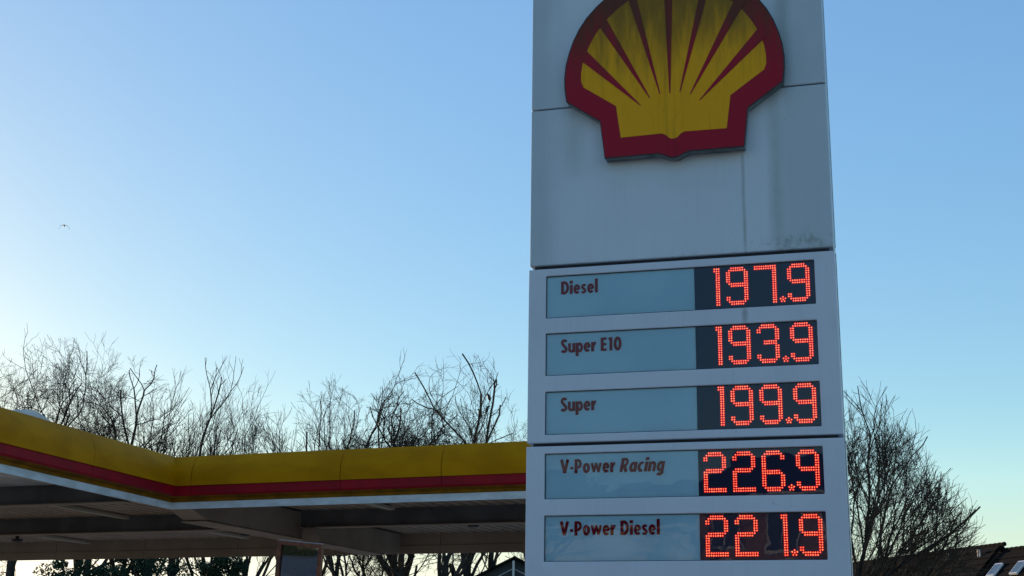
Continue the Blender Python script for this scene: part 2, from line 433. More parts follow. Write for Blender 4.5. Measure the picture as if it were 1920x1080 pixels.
names = [('Diesel', None), ('Super E10', None), ('Super', None), ('V-Power', 'Racing'), ('V-Power Diesel', None)]
tz = [4.031, 3.632, 3.241, 2.836, 2.44]
shifts = [-.008, -.004, 0.0, 0.0, .003]
for i, (zt, zb) in enumerate(rows):
    board = MB().box(DX + .001, WX1 - .001, .015, .024, zb + .001, zt - .001).build('price_display', mt['board'], pylon)
    board['label'] = 'black display showing %s.%s in red' % (prices[i][:3], prices[i][3])
    z0 = zb + .031
    def dots_obj(name, pts):
        a = MB(); c_ = MB()
        for x, z in pts:
            disc(a, x, z, .0070, .0125)
            disc(c_, x + lrnd.uniform(-.0008, .0008), z + lrnd.uniform(-.0008, .0008), .0031 * lrnd.uniform(.8, 1.2), .0115)
        o = MB().add(a.v, a.f).add(c_.v, c_.f).build(name, mt['lens'], board, recalc=False)
        o.data.materials.append(mt['core'])
        for p in o.data.polygons: p.material_index = 1 if p.index >= len(a.f) else 0
        return o
    for k, ch in enumerate(prices[i]):
        dots_obj('digit', digit_dots(ch, CELL[k] + shifts[i], z0))
    cx = 1.679 + shifts[i]
    dots_obj('decimal_point', [(cx + .0155 * math.sin(2 * math.pi * k / 5), z0 + .014 + .0155 * math.cos(2 * math.pi * k / 5)) for k in range(5)] + [(cx, z0 + .014)])
    pnl = MB().box(WX0 + .001, DX - .001, .013, .024, zb + .001, zt - .001).build('name_panel', mt['name'], pylon)
    lt = MB()
    x = text_mesh(lt, names[i][0], .216, tz[i], .0895, .0115, sx=.985)
    if names[i][1]: text_mesh(lt, names[i][1], x + .022, tz[i], .0895, .0115, slant=.20, sx=1.0)
    lt.build('lettering', mt['letter'], pnl, recalc=False)
    MB().add([(WX0 + .0005, .006, zb + .0005), (WX1 - .0005, .006, zb + .0005), (WX1 - .0005, .006, zt - .0005), (WX0 + .0005, .006, zt - .0005)], [(0, 1, 2, 3)]).build('glass_pane', mt['pane'], pylon, recalc=False)
    # dark grime-filled gasket round the window
    gk = MB()
    gk.box(WX0, WX1, -.0, .012, zb, zb + .0035); gk.box(WX0, WX0 + .003, .0, .012, zb + .0035, zt); gk.box(WX0 + .003, WX1, .0, .012, zt - .0025, zt)
    gk.build('gasket', mt['dark'], pylon)

# shell emblem
cx = 1.002
half = [(.465, 4.935), (.497, 5.205), (.731, 5.370), (.744, 5.46), (.746, 5.55), (.737, 5.64), (.715, 5.73), (.684, 5.82), (.643, 5.905), (.590, 5.985), (.52, 6.062), (.44, 6.13), (.34, 6.195), (.23, 6.245), (.12, 6.275)]
bul = [(.10, 4.937), (.07, 4.925), (.04, 4.908), (.015, 4.901)]
def outline(half_, bulge, ctop, lo):
    R_ = [(cx + a, z) for a, z in half_]; L_ = [(cx - a, z) for a, z in reversed(half_)]
    B_ = [(cx - a, z) for a, z in bulge] + [(cx + a, z) for a, z in reversed(bulge)]
    return R_ + [(cx, ctop)] + L_ + B_
out = outline(half, bul, 6.285, 0)
em = MB().prism([(x, -.079, z) for x, z in out], (0, .075, 0)).build('emblem_body', mt['return'], pylon)
MB().prism([(cx + (x - cx) * 1.004, -.0825, 5.55 + (z - 5.55) * 1.004) for x, z in out], (0, .006, 0)).build('rim_shadow_gap', mt['dark'], em)  # black ring stands in for the shadow gap between face and return
face = [(cx + (x - cx) * .9925, 5.55 + (z - 5.55) * .9925) for x, z in out]
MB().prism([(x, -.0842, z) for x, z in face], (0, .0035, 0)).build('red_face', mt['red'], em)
yh = [(.355, 5.073), (.386, 5.305), (.612, 5.465), (.628, 5.51), (.628, 5.57), (.618, 5.64), (.60, 5.70), (.573, 5.765), (.54, 5.83), (.49, 5.905), (.437, 5.965), (.375, 6.022), (.30, 6.075), (.21, 6.115), (.11, 6.14)]
yb = [(.075, 5.077), (.05, 5.064), (.03, 5.043), (.012, 5.034)]
yel = outline(yh, yb, 6.15, 0)
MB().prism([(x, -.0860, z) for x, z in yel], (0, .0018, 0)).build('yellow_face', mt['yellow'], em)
sc_ = .985
ribs = [((0, 5.362), (-.031, 6.17), (.031, 6.17))]
for sgn in (-1, 1):
    ribs += [((sgn * .068, 5.364), (sgn * .290, 6.13), (sgn * .229, 6.13)), ((sgn * .137, 5.340), (sgn * .487, 5.915), (sgn * .440, 5.975)), ((sgn * .200, 5.292), (sgn * .607, 5.66), (sgn * .588, 5.752))]
for tip, a, b in ribs:
    if tip[0] > 0: a, b = [(tip[0] + (q[0] - tip[0]) * 1.09, tip[1] + (q[1] - tip[1]) * 1.09) for q in (a, b)]
    if b[0] < a[0]: a, b = b, a
    w2 = .0035
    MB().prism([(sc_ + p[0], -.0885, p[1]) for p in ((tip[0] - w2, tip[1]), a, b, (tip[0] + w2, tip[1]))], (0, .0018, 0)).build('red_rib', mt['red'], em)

# ------------------------------------------------------------------ CANOPY (local frame: u along the far-running front, v into the depth)
ANG = rad(-20.8)
can = empty('station_canopy', (-6.67, 27.61, 0), ANG)
tag(can, 'L-shaped petrol station canopy with yellow and red fascia and brown underside beams', 'canopy')
LA = rad(-106.99) - ANG                     # direction of the left wing front in local frame
ld = Vector((math.cos(LA), math.sin(LA), 0)); ln = Vector((-ld.y, ld.x, 0))   # outward normal of the left wing front
LLEN, RLEN, DEPV, LFAR = 13.0, 10.6, 10.8, -17.5
# fascia profile (outward offset, z)
prof_w = [(0.0, 4.60), (0.0, 4.732)]
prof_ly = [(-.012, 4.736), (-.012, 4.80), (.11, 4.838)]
prof_r = [(.125, 4.840), (.15, 4.875), (.155, 5.028)]
prof_y = [(.185 * math.cos((a_ / 20) ** 1.25 * 1.75 - .22) - .002, 5.033 + .60 * (a_ / 20) ** .86 + .006 * math.sin(a_ / 20 * 3.1)) for a_ in range(21)]
def pt(side, t, off):
    """point along front: side 'R' u=t ; side 'L' distance t from the corner. outward normal R = -v"""
    if side == 'R': return Vector((t, -off, 0))
    return ld * t + ln * off
# mitre line at the inner corner: intersection of both offset lines
def corner(off):
    # R line: v=-off ; L line: ld*t + ln*off
    t = (-off - ln.y * off) / ld.y
    p = ld * t + ln * off
    return Vector((p.x, -off, 0))
def strip(side, t0, t1, prof, mtl, name, th=.03):
    mb = MB(); n = len(prof)
    front = []; back = []
    for t in (t0, t1):
        for o_, z in prof:
            p = corner(o_) if t == 0 else pt(side, t, o_)
            q = corner(o_ - th) if t == 0 else pt(side, t, o_ - th)
            front.append((p.x, p.y, z)); back.append((q.x, q.y, z))
    mb.add(front + back, [])
    N = 2 * n
    for i in range(n - 1):
        mb.f.append((i, i + n, i + n + 1, i + 1)); mb.f.append((N + i, N + i + 1, N + i + n + 1, N + i + n))
    for a in (0, n):
        for i in range(n - 1): mb.f.append((a + i, a + i + 1, N + a + i + 1, N + a + i))
    for i in (0, n - 1): mb.f.append((i, i + n, N + i + n, N + i))
    o = mb.build(name, mtl, can)
    return o
seR = [0, .53, 3.80, 5.87, 8.2, RLEN]; seL = [0, 3.05, 6.2, 9.4, LLEN]
for side, se in (('R', seR), ('L', seL)):
    for a, b in zip(se, se[1:]):
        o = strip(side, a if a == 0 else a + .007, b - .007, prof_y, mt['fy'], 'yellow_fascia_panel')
        strip(side, a if a == 0 else a + .004, b - .004, prof_r, mt['fr'], 'red_fascia_strip')
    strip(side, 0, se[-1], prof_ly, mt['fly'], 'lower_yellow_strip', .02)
    strip(side, 0, se[-1], prof_w, mt['fw'], 'white_fascia_strip', .05)
    strip(side, 0, se[-1], [(.06, 4.88), (.06, 5.42)], mt['dark'], 'fascia_backing', .03)
# arched cap that rises above the left wing front
pa = MB(); n = 16; L0, L1 = 3.95, 5.15
pts = [ld * (L0 + (L1 - L0) * i / n) + ln * -.10 + Vector((0, 0, 5.64 + .12 * math.sin(math.pi * i / n))) for i in range(n + 1)]
pa.prism(pts, ln * -.5)
pa.build('arched_cap', mt['fw'], can)
# footprint of the roof
A = Vector((0, 0, 0)); Lend = ld * LLEN; Rend = Vector((RLEN, 0, 0))
foot = [Lend - ln * .02, corner(-.02), Rend + Vector((0, .02, 0)), Vector((RLEN, DEPV, 0)), Vector((LFAR, DEPV, 0)), Vector((LFAR + Lend.x, Lend.y, 0))]
MB().prism([(p.x, p.y, 5.30) for p in foot], (0, 0, .22)).build('roof_slab', mt['fw'], can)
# trapezoidal deck: ribs run along v
def deck(u0, u1, v0, v1, name):
    mb = MB(); prof = []; u = u0; p = .30
    while u < u1:
        prof += [(u, 5.20), (u + .10, 5.20), (u + .14, 5.12), (u + .26, 5.12)]; u += p
    prof = [q for q in prof if q[0] <= u1]
    n = len(prof)
    mb.add([(a, v0, z) for a, z in prof] + [(a, v1, z) for a, z in prof], [(i, i + 1, i + 1 + n, i + n) for i in range(n - 1)])
    return mb.build(name, mt['deck'], can, recalc=False)
deck(.02, RLEN - .05, .06, DEPV - .05, 'corrugated_deck')
deck(LFAR + .1, -.0, 0.0, DEPV - .05, 'corrugated_deck')
# smooth soffit of the wing that comes forward
sp = [(p.x, p.y) for p in (Lend - ln * .06, -ln * .06)]
MB().prism([(sp[0][0], sp[0][1], 5.10), (sp[1][0], sp[1][1], 5.10), (sp[1][0], -.35, 5.10), (LFAR, -.35, 5.10), (LFAR + Lend.x, Lend.y, 5.10)][:0] or
           [(Lend.x - .05, Lend.y, 5.12), (-.06, -.36, 5.12), (LFAR, -.36, 5.12), (LFAR + Lend.x, Lend.y, 5.12)], (0, 0, .04)).build('soffit_panel', mt['fw'], can)
# inner lining of the front fascia (upright, behind the white strip)
def wallbar(a, b, z0, z1, th, mtl, name):
    a = Vector((*a, 0)); b = Vector((*b, 0)); d = (b - a).normalized(); s = Vector((-d.y, d.x, 0)) * th
    return MB().prism([(a.x, a.y, z0), (b.x, b.y, z0), ((b + s).x, (b + s).y, z0), ((a + s).x, (a + s).y, z0)], (0, 0, z1 - z0)).build(name, mtl, can)
# far fascia: inner lining in panels with a step, outer face
for a in np.arange(LFAR, RLEN - .1, 3.1):
    b = min(a + 3.1, RLEN)
    wallbar((a + .006, DEPV), (b - .006, DEPV), 4.60, 4.815, .04, mt['girder'], 'rear_lining_panel')
    wallbar((a + .006, DEPV + .03), (b - .006, DEPV + .03), 4.82, 5.25, .04, mt['girder'], 'rear_lining_panel')
wallbar((LFAR, DEPV + .10), (RLEN, DEPV + .10), 4.62, 5.64, .1, mt['fy'], 'rear_fascia')
wallbar((RLEN + .02, 0), (RLEN + .02, DEPV), 4.60, 5.6, -.1, mt['fy'], 'end_fascia')
# I-beams parallel to the front
def ibeam(u0, u1, v, zb, zt, name='cross_beam'):
    mb = MB().box(u0, u1, v - .012, v + .012, zb + .022, zt); MB().box(u0, u1, v - .11, v + .11, zb - .002, zb + .02).build('beam_flange', mt['girder'], can)  # flange in the paler girder paint, its highlight put into the colour
    mb.box(u0, u1, v - .10, v - .014, zt - .02, zt)
    return mb.build(name, mt['beam'], can)
ibeam(.075, RLEN - .1, 5.1, 4.72, 5.118); ibeam(LFAR + .1, -.54, 5.1, 4.72, 5.118)
ibeam(LFAR + .1, -.80, -.30, 4.72, 5.118)
ibeam(.075, RLEN - .1, .30, 4.92, 5.118)
ibeam(LFAR + .1, -1.6, -5.0, 4.72, 5.118)
# deep box girder from the inner corner to the back, tapering at the far end
mb = MB()
mb.prism([(-.5, .25, 4.80), (-.5, 1.2, 4.52), (-.5, 9.6, 4.50), (-.5, 10.6, 4.62), (-.5, 10.6, 5.11), (-.5, .25, 5.11)], (.54, 0, 0))
mb.build('box_girder', mt['girder'], can, bevel=.01)
mb = MB().box(-.56, .06, 1.2, 9.6, 4.478, 4.499).build('girder_flange', mt['girder'], can)
for (u, v) in ((.2, 5.1), (-12.8, 5.1), (9.0, 5.1), (-12.8, -5.0)):
    zt = 4.718
    MB().box(u, u + .30, v - .15, v + .15, 0, zt).build('column', mt['girder'], can, bevel=.015)
# light fittings under the deck, with round lamp
def fitting(u, v, ln_, z=5.02):
    f = MB().box(u - .09, u + .09, v, v + ln_, z, z + .07).build('light_fitting', mt['fit'], can, bevel=.01)
for (u, v, l_) in ((-4.6, 1.9, 3.0), (-10.0, 8.4, 2.2), (-4.4, 8.1, 2.0), (2.6, 1.6, 3.0), (6.4, 8.1, 2.0)):
    fitting(u, v, l_)
for (u, v) in ((3.34, 7.6), (-3.4, 8.4), (-10.9, 8.6), (-7.6, 2.2)):
    mb = MB().tube([(u, v, 5.10), (u, v, 5.0)], [.05, .05], 8); mb.tube([(u, v, 5.0), (u, v, 4.93)], [.17, .12], 12)
    mb.build('ceiling_lamp', mt['dark'], can)
# conduit
MB().tube([(.6, 3.0, 5.08), (RLEN - .4, 3.0, 5.08)], [.02, .02], 6).build('conduit', mt['beam'], can)

# ------------------------------------------------------------------ TRAFFIC MIRROR in front of the canopy column
mt['mframe'] = varmat('mirror_frame_orange', (.20, .055, .02), (.10, .03, .015), 12, .5)
mt['mirror'] = newmat('mirror_surface', (.20, .22, .25), .05, .5, 1.0)
mt['galv'] = varmat('galvanised_steel', (.35, .36, .37), (.25, .26, .27), 10, .45, metal=.6)
mir = empty('traffic_mirror', (-2.52, 17.0, 0), rad(-12))
tag(mir, 'rectangular traffic mirror in a rust orange frame, tilted, below the canopy girder', 'mirror')
MB().tube([(0.02, .16, 0), (.02, .16, 3.0)], [.038, .038], 12).build('post', mt['galv'], mir)
hub = MB().bar((0.02, .16, 2.8), (0.0, .04, 2.8), .06, .06).build('bracket', mt['galv'], mir)
W2, H2 = .285, .36
R3 = Matrix.Translation((0, 0, 2.72)) @ Matrix.Rotation(rad(11), 4, 'X') @ Matrix.Rotation(rad(5.5), 4, 'Y')
nx, nz = 14, 18
mb = MB(); vv = []
for j in range(nz + 1):
    for i in range(nx + 1):
        x = -W2 + .035 + (2 * W2 - .07) * i / nx; z = -H2 + .035 + (2 * H2 - .07) * j / nz
        vv.append(R3 @ Vector((x, (x * x + z * z) / (2 * 2.3) - .012, z)))
mb.add(vv, [(j * (nx + 1) + i, j * (nx + 1) + i + 1, (j + 1) * (nx + 1) + i + 1, (j + 1) * (nx + 1) + i) for j in range(nz) for i in range(nx)])
mg = mb.build('mirror_glass', mt['mirror'], mir, smooth=True, recalc=False)
fr = MB()
for x0, x1, z0, z1 in ((-W2, W2, H2 - .05, H2), (-W2, W2, -H2, -H2 + .05), (-W2, -W2 + .05, -H2 + .05, H2 - .05), (W2 - .05, W2, -H2 + .05, H2 - .05)):
    b = MB().box(x0, x1, -.03, .05, z0, z1); fr.add([R3 @ Vector(p) for p in b.v], b.f)
fr.build('frame', mt['mframe'], mir, bevel=.006)
bk = MB().box(-W2 + .02, W2 - .02, .052, .06, -H2 + .02, H2 - .02)
MB().add([R3 @ Vector(p) for p in bk.v], bk.f).build('back_plate', mt['dark'], mir)

# ------------------------------------------------------------------ TREES
class Wood:
    def __init__(s): s.V = []; s.F = []; s.n = 0
    def add(s, P, R, sides):
        """P (N, n, 3) centre lines, R (N, n) radii: N tapered tubes at once"""
        N, n = P.shape[:2]
        if not N: return
        D = np.empty_like(P); D[:, 1:-1] = P[:, 2:] - P[:, :-2]; D[:, 0] = P[:, 1] - P[:, 0]; D[:, -1] = P[:, -1] - P[:, -2]
        D /= np.linalg.norm(D, axis=2, keepdims=True) + 1e-9
        ref = np.where(np.abs(D[:, :1, 2:]) < .8, np.array([0.31, 0.17, .93]), np.array([.9, .3, .1]))
        X = np.cross(D, np.broadcast_to(ref, D.shape)); X /= np.linalg.norm(X, axis=2, keepdims=True) + 1e-9
        Y = np.cross(D, X); a = np.arange(sides) * 2 * np.pi / sides
        ring_ = P[:, :, None] + R[:, :, None, None] * (X[:, :, None] * np.cos(a)[None, None, :, None] + Y[:, :, None] * np.sin(a)[None, None, :, None])
        s.V.append(ring_.reshape(-1, 3))
        base = (np.arange(N) * n * sides)[:, None, None] + s.n
        i = (np.arange(n - 1) * sides)[None, :, None]; k = np.arange(sides)[None, None, :]; k2 = (k + 1) % sides
        s.F.append(np.stack([base + i + k, base + i + k2, base + i + k2 + sides, base + i + k + sides], -1).reshape(-1, 4)); s.n += N * n * sides
    def build(s, name, mat_, parent):
        V = np.concatenate(s.V).astype(np.float32); F = np.concatenate(s.F).astype(np.int32)
        me = bpy.data.meshes.new(name); me.vertices.add(len(V)); me.vertices.foreach_set('co', V.ravel())
        me.loops.add(F.size); me.loops.foreach_set('vertex_index', F.ravel())
        me.polygons.add(len(F)); me.polygons.foreach_set('loop_start', np.arange(0, F.size, 4, dtype=np.int32))
        me.polygons.foreach_set('loop_total', np.full(len(F), 4, dtype=np.int32))
        me.update(calc_edges=True)
        o = bpy.data.objects.new(name, me); C.objects.link(o); me.materials.append(mat_); o.parent = parent
        return o

def unit(v): return v / (np.linalg.norm(v, axis=-1, keepdims=True) + 1e-9)

def tilt(rng, d, ang, az_):
    """turn directions d by ang radians towards azimuth az_ about themselves"""
    x = unit(np.cross(d, np.array([.13, .21, 1.0]))); y = np.cross(d, x)
    return unit(d * np.cos(ang)[:, None] + (x * np.cos(az_)[:, None] + y * np.sin(az_)[:, None]) * np.sin(ang)[:, None])

# spread: fork half angle in degrees per generation; wander: crookedness; up: pull towards the light
FAN = dict(gens=9, fork0=5, sp0=26, sp=17, wander=.05, up=.05, decay=.82, lat=.8, latsp=34, L1=.165, pf=.84)
OAK = dict(gens=10, fork0=5, sp0=26, sp=22, wander=.10, up=.04, decay=.835, lat=.85, latsp=46, L1=.155, pf=.9)
SLIM = dict(gens=10, fork0=4, sp0=17, sp=20, wander=.09, up=.05, decay=.835, lat=.85, latsp=44, L1=.16, pf=.88)

def tree(name, label, cat, loc, h, prm, seed, stems=1, trunk_frac=.38, r0_=.16, wide=1.5, lean=(0, 0), group=None, ov=None, tips=None, spread=.10):
    rng = np.random.default_rng(seed); root = empty(name, loc)
    tag(root, label, cat, group); prm = dict(prm, **(ov or {})); W = (Wood(), Wood())
    a = rng.uniform(0, 6.28, stems); k = spread * (stems > 1)
    a = a[0] + np.arange(stems) * 6.283 / stems
    D = unit(np.stack([lean[0] + k * np.cos(a), lean[1] + k * np.sin(a), np.ones(stems)], -1))
    P = np.stack([.22 * np.cos(a), .22 * np.sin(a), np.zeros(stems)], -1) * (stems > 1)
    L = h * trunk_frac * rng.uniform(.85, 1.1, stems); R = np.full(stems, float(r0_)); G = np.zeros(stems, int)
    top = 0; minr = prm.get('rmin', .006); zc = h * prm.get('zc', .62); cxy = np.array(lean) * h * .8; gens = prm['gens']
    queue = {0: [(P, D, L, R)]}
    for g in range(gens + 1):
        if g not in queue: continue
        P, D, L, R = (np.concatenate([q[i] for q in queue[g]]) for i in range(4))
        # crown envelope: a dome; nothing starts outside it and shoots shorten towards it
        if g:
            zz = np.clip((P[:, 2] - zc) / (h - zc), 0, None)
            f = ((P[:, 0] - cxy[0]) ** 2 + (P[:, 1] - cxy[1]) ** 2) / wide ** 2 + zz ** 2
            azp = np.arctan2(P[:, 1], P[:, 0]); f = f * (1 + .22 * np.sin(3 * azp + seed) + .16 * np.sin(7 * azp + 2 * seed + P[:, 2]))
            keep = f < rng.uniform(.9, 1.15, len(P)); room = np.clip(1 - np.sqrt(f), .04, 1) * (h - zc) * 1.3 + .12
            P, D, L, R = P[keep], D[keep], np.minimum(L, room)[keep], R[keep]
        n = len(P); segs = 7 if g == 0 else 5 if g <= 2 else 4 if g <= 5 else 3 if g < gens else 2
        pts = [P]; d = D.copy(); kink = rng.normal(0, prm['wander'] * .5, (n, 3)); wd = prm['wander'] * (.35 if g == 0 else 1 + .07 * g)
        for _ in range(segs):
            kink = kink * .4 + rng.normal(0, wd, (n, 3)); d = d + kink; d[:, 2] += prm['up'] * (.0 if g == 0 else 1.0) * (1 if g < 6 else .5)
            if g:
                q_ = pts[-1][:, :2] - cxy * np.clip(pts[-1][:, 2:3] / h, 0, 1); rho = np.linalg.norm(q_, axis=1) / wide
                d[:, :2] -= unit(q_) * (np.clip(rho - .55, 0, .6) * prm.get('steer', .22))[:, None]
            d = unit(d); pts.append(pts[-1] + d * (L / segs)[:, None])
        pts = np.stack(pts, 1); t = np.linspace(0, 1, segs + 1)[None, :]
        r1 = np.maximum(R * (.86 if g else .80), minr)
        if g == gens: r1 = np.full(n, minr * .75)
        W[0 if g <= 2 else 1].add(pts, R[:, None] + (r1 - R)[:, None] * t, 8 if g == 0 else 6 if g <= 2 else 4 if g <= 4 else 3)
        if tips is not None and 2 <= g <= 5: tips.append(pts.reshape(-1, 3))
        if g == gens: continue
        e = pts[:, -1]
        if g == 0:
            nk = prm['fork0']; idx = np.repeat(np.arange(n), nk); m = len(idx)
            az_ = np.tile(np.arange(nk) * 6.283 / nk, n) + rng.normal(0, .35, m)
            ang = np.radians(np.abs(rng.normal(prm['sp0'], prm['sp0'] * .35, m))); ang[::nk] *= .25
            L2 = h * prm['L1'] * rng.uniform(.75, 1.2, m); R2 = r1[idx] * (1.35 / nk ** .5) * rng.uniform(.8, 1.1, m)
            # start a little apart along the trunk
            back = rng.uniform(0, .32, m); f = (1 - back) * segs; i0 = np.minimum(f.astype(int), segs - 1)
            e2 = pts[idx, i0] + (pts[idx, i0 + 1] - pts[idx, i0]) * (f - i0)[:, None]
            e2[::nk] = e[np.arange(n)]
            queue.setdefault(1, []).append((e2, tilt(rng, d[idx], ang, az_), L2, R2)); continue
        # terminal fork: a leader and one (sometimes two) forks
        base_az = rng.uniform(0, 6.283, n); dec = prm['decay']
        queue.setdefault(g + 1, []).append((e, tilt(rng, d, np.radians(np.abs(rng.normal(prm['sp'] * .55, 5, n))), base_az), L * dec * rng.uniform(.85, 1.15, n), np.maximum(r1 * prm.get('rk', .88), minr)))
        for rep_, pr in ((1, prm.get('pf', .80)), (2, .08)):
            m = rng.random(n) < pr
            queue.setdefault(min(g + 1, gens), []).append((e[m], tilt(rng, d[m], np.radians(np.abs(rng.normal(prm['sp'] * 1.5, 7, m.sum()))), base_az[m] + 3.1 + rep_), L[m] * dec * rng.uniform(.7, 1.1, m.sum()), np.maximum(r1[m] * .68, minr)))
        # laterals along the way
        for q in range(2 if g <= 4 else 1):
            m = rng.random(n) < prm['lat']; k_ = m.sum()
            i0 = rng.integers(1, segs, k_); gg = min(gens, g + (3 if g < 5 else 2))
            lf = dec ** (gg - g)
            queue.setdefault(gg, []).append((pts[m][np.arange(k_), i0], tilt(rng, d[m], np.radians(np.abs(rng.normal(prm['latsp'], 12, k_))), rng.uniform(0, 6.283, k_)), L[m] * lf * rng.uniform(.7, 1.2, k_), np.maximum(np.minimum(R[m] * .45, .035), minr)))
    V = np.concatenate([v for w_ in W for v in w_.V]); sc = float(np.clip(h / np.quantile(V[:, 2], .9997), 1.0, 1.22))
    for w_ in W:
        for v in w_.V: v *= sc
    W[0].build('trunk', mt['bark'], root); W[1].build('crown', mt['twig'], root)
    root['_scale'] = sc
    return root

# (x, y, height, kind, stems, trunk fraction, radius, lean, seed, label)
T = [
 (-24.6, 65.0, 15.0, 'O', 1, .38, 0.17, 1.8, (-.02, 0), 11, 'bare tree cut by the left edge of the picture'),
 (-22.3, 64.0, 16.7, 'O', 1, .38, 0.2, 1.8, (0, 0), 12, 'tallest gnarled bare tree behind the left wing of the canopy'),
 (-19.6, 63.5, 16.3, 'O', 2, .38, 0.17, 1.7, (.02, 0), 13, 'bare tree with two crossing stems rising behind the left canopy wing'),
 (-17.9, 65.0, 15.9, 'S', 1, .38, 0.19, 1.5, (.03, 0), 14, 'bare tree with slanting dark trunk and narrow pointed crown'),
 (-15.3, 62.0, 14.6, 'F', 2, .38, 0.17, 1.25, (0, 0), 15, 'bare tree fanning out right above the inner corner of the canopy'),
 (-13.6, 64.5, 15.3, 'F', 1, .38, 0.19, 1.9, (.0, 0), 16, 'broad bare tree with dense upright fan of stems'),
 (-11.7, 62.5, 14.8, 'F', 1, .38, 0.17, 1.5, (.02, 0), 17, 'bare tree with upright stems right of the broad dense fan'),
 (-10.3, 65.5, 15.0, 'F', 2, .38, 0.18, 1.5, (.10, 0), 18, 'bare tree whose dark stems all lean to the right'),
 (-7.9, 64.0, 13.4, 'S', 1, .38, 0.11, 1.0, (.01, 0), 19, 'slender low bare tree with one pointed leader'),
 (-6.6, 62.0, 13.4, 'S', 1, .38, 0.1, 0.95, (-.03, 0), 20, 'thin bare tree with leaning stem beside the dark short tree'),
 (-5.5, 61.5, 12.6, 'O', 2, .38, 0.12, 1.1, (0, 0), 21, 'short dark twiggy bare tree in front of the tall forked one'),
 (-4.3, 64.0, 16.0, 'O', 1, .38, 0.30, 1.7, (-.02, 0), 22, 'tall bare tree with very thick trunk seen under the canopy'),
 (-2.6, 62.0, 15.5, 'O', 2, .38, 0.17, 1.4, (.02, 0), 23, 'tall bare tree with round open crown left of the crows'),
 (-1.2, 64.0, 15.9, 'S', 2, .38, 0.15, 1.15, (.0, 0), 24, 'narrow bare tree with three crows perched in it'),
 (1.0, 66.0, 14.4, 'S', 1, .38, 0.12, 1.1, (0, 0), 25, 'bare tree mostly hidden by the left edge of the price pylon'),
]
PR = dict(O=OAK, S=SLIM, F=FAN)
crow_tips = []
for (x, y, h, k, st, tf, r_, wd_, lean, seed, lab) in T:
    tp = crow_tips if seed == 24 else None
    t_ = tree('bare_tree', lab, 'tree', (x, y, 0), h, PR[k], seed, st, tf, r_, wd_ * 1.06, lean, group='bare winter trees behind the canopy', tips=tp)
    if seed == 24: crow_tree = t_
# the big dense tree right of the pylon
BIG = dict(FAN, gens=10, fork0=9, sp0=48, sp=16, wander=.045, up=.03, L1=.20, lat=.6, latsp=32, zc=.42, steer=.0, pf=.89, rmin=.0062, decay=.85, rk=.9)
tree('bare_tree', 'large dense bare tree with sweeping branches right of the price pylon', 'tree', (11.6, 48.0, 0), 10.3, BIG, 40, 2, .34, .22, 4.5, (.0, 0))
tree('bare_tree', 'pale slim bare tree in front of the dark roof', 'tree', (13.6, 50.0, 0), 6.8, SLIM, 43, 1, .5, .07, 1.0, (.0, 0), ov=dict(gens=6))
tree('bare_tree', 'low spreading bare tree above the roof ridge, right of the large one', 'tree', (15.0, 51.0, 0), 7.6, OAK, 44, 1, .55, .09, 1.7, (.0, 0), ov=dict(gens=8))

# dark evergreens seen under the canopy
def evergreen(loc, h, r, seed, label):
    rng = np.random.default_rng(seed); root = empty('evergreen_tree', loc)
    tag(root, label, 'tree', 'dark evergreens behind the canopy')
    MB().tube([(0, 0, 0), (0, 0, h * .9)], [.14, .03], 7).build('trunk', mt['bark'], root)
    n = 12000; K = 34
    cl = np.stack([rng.normal(0, r * .55, K), rng.normal(0, r * .5, K), rng.uniform(.25, 1.0, K) ** .7 * h * .93], -1); cr = rng.uniform(.25, .62, K)
    k_ = rng.integers(0, K, n); u_ = rng.normal(size=(n, 3)); u_ /= np.linalg.norm(u_, axis=1)[:, None]
    c = cl[k_] + u_ * (cr[k_] * rng.random(n) ** .4)[:, None] * np.array([1, 1, .75]); c[:, 2] = np.maximum(c[:, 2], .1)
    d1 = rng.normal(size=(n, 3)); d1 /= np.linalg.norm(d1, axis=1)[:, None]; d2 = np.cross(d1, rng.normal(size=(n, 3))); d2 /= np.linalg.norm(d2, axis=1)[:, None]
    s = (.035 + .055 * rng.random(n))[:, None]
    V = np.stack([c - d1 * s, c + d2 * s * .45, c + d1 * s, c - d2 * s * .45], 1).reshape(-1, 3)
    w_ = Wood(); w_.V = [V]; w_.F = [np.arange(4 * n).reshape(-1, 4)]
    w_.build('crown', mt['ever'], root)
evergreen((-18.3, 60, 0), 6.3, 1.3, 61, 'leftmost dark evergreen under the canopy edge')
evergreen((-14.9, 59, 0), 6.9, 1.7, 62, 'broadest dark evergreen under the canopy edge')
evergreen((-12.6, 60, 0), 6.6, 1.3, 63, 'dark evergreen under the canopy, nearest the traffic mirror')

# ------------------------------------------------------------------ BUILDINGS
mt['roofd'] = varmat('dark_roof_tiles', (.014, .011, .010), (.009, .008, .008), 3, .9, .05)
mt['brick'] = varmat('brown_brick', (.22, .11, .07), (.16, .08, .05), 6, .85)
mt['plaster'] = varmat('cream_plaster', (.55, .48, .38), (.48, .42, .33), 1, .85)
mt['wplaster'] = varmat('white_plaster', (.72, .70, .66), (.62, .6, .56), 1, .85)
mt['glass'] = newmat('window_glass', (.03, .035, .04), .06, .8)
mt['skyglass'] = newmat('skylight_glass', (.10, .12, .14), .04, 1.0)
mt['wframe'] = newmat('white_window_frame', (.7, .7, .7), .5)

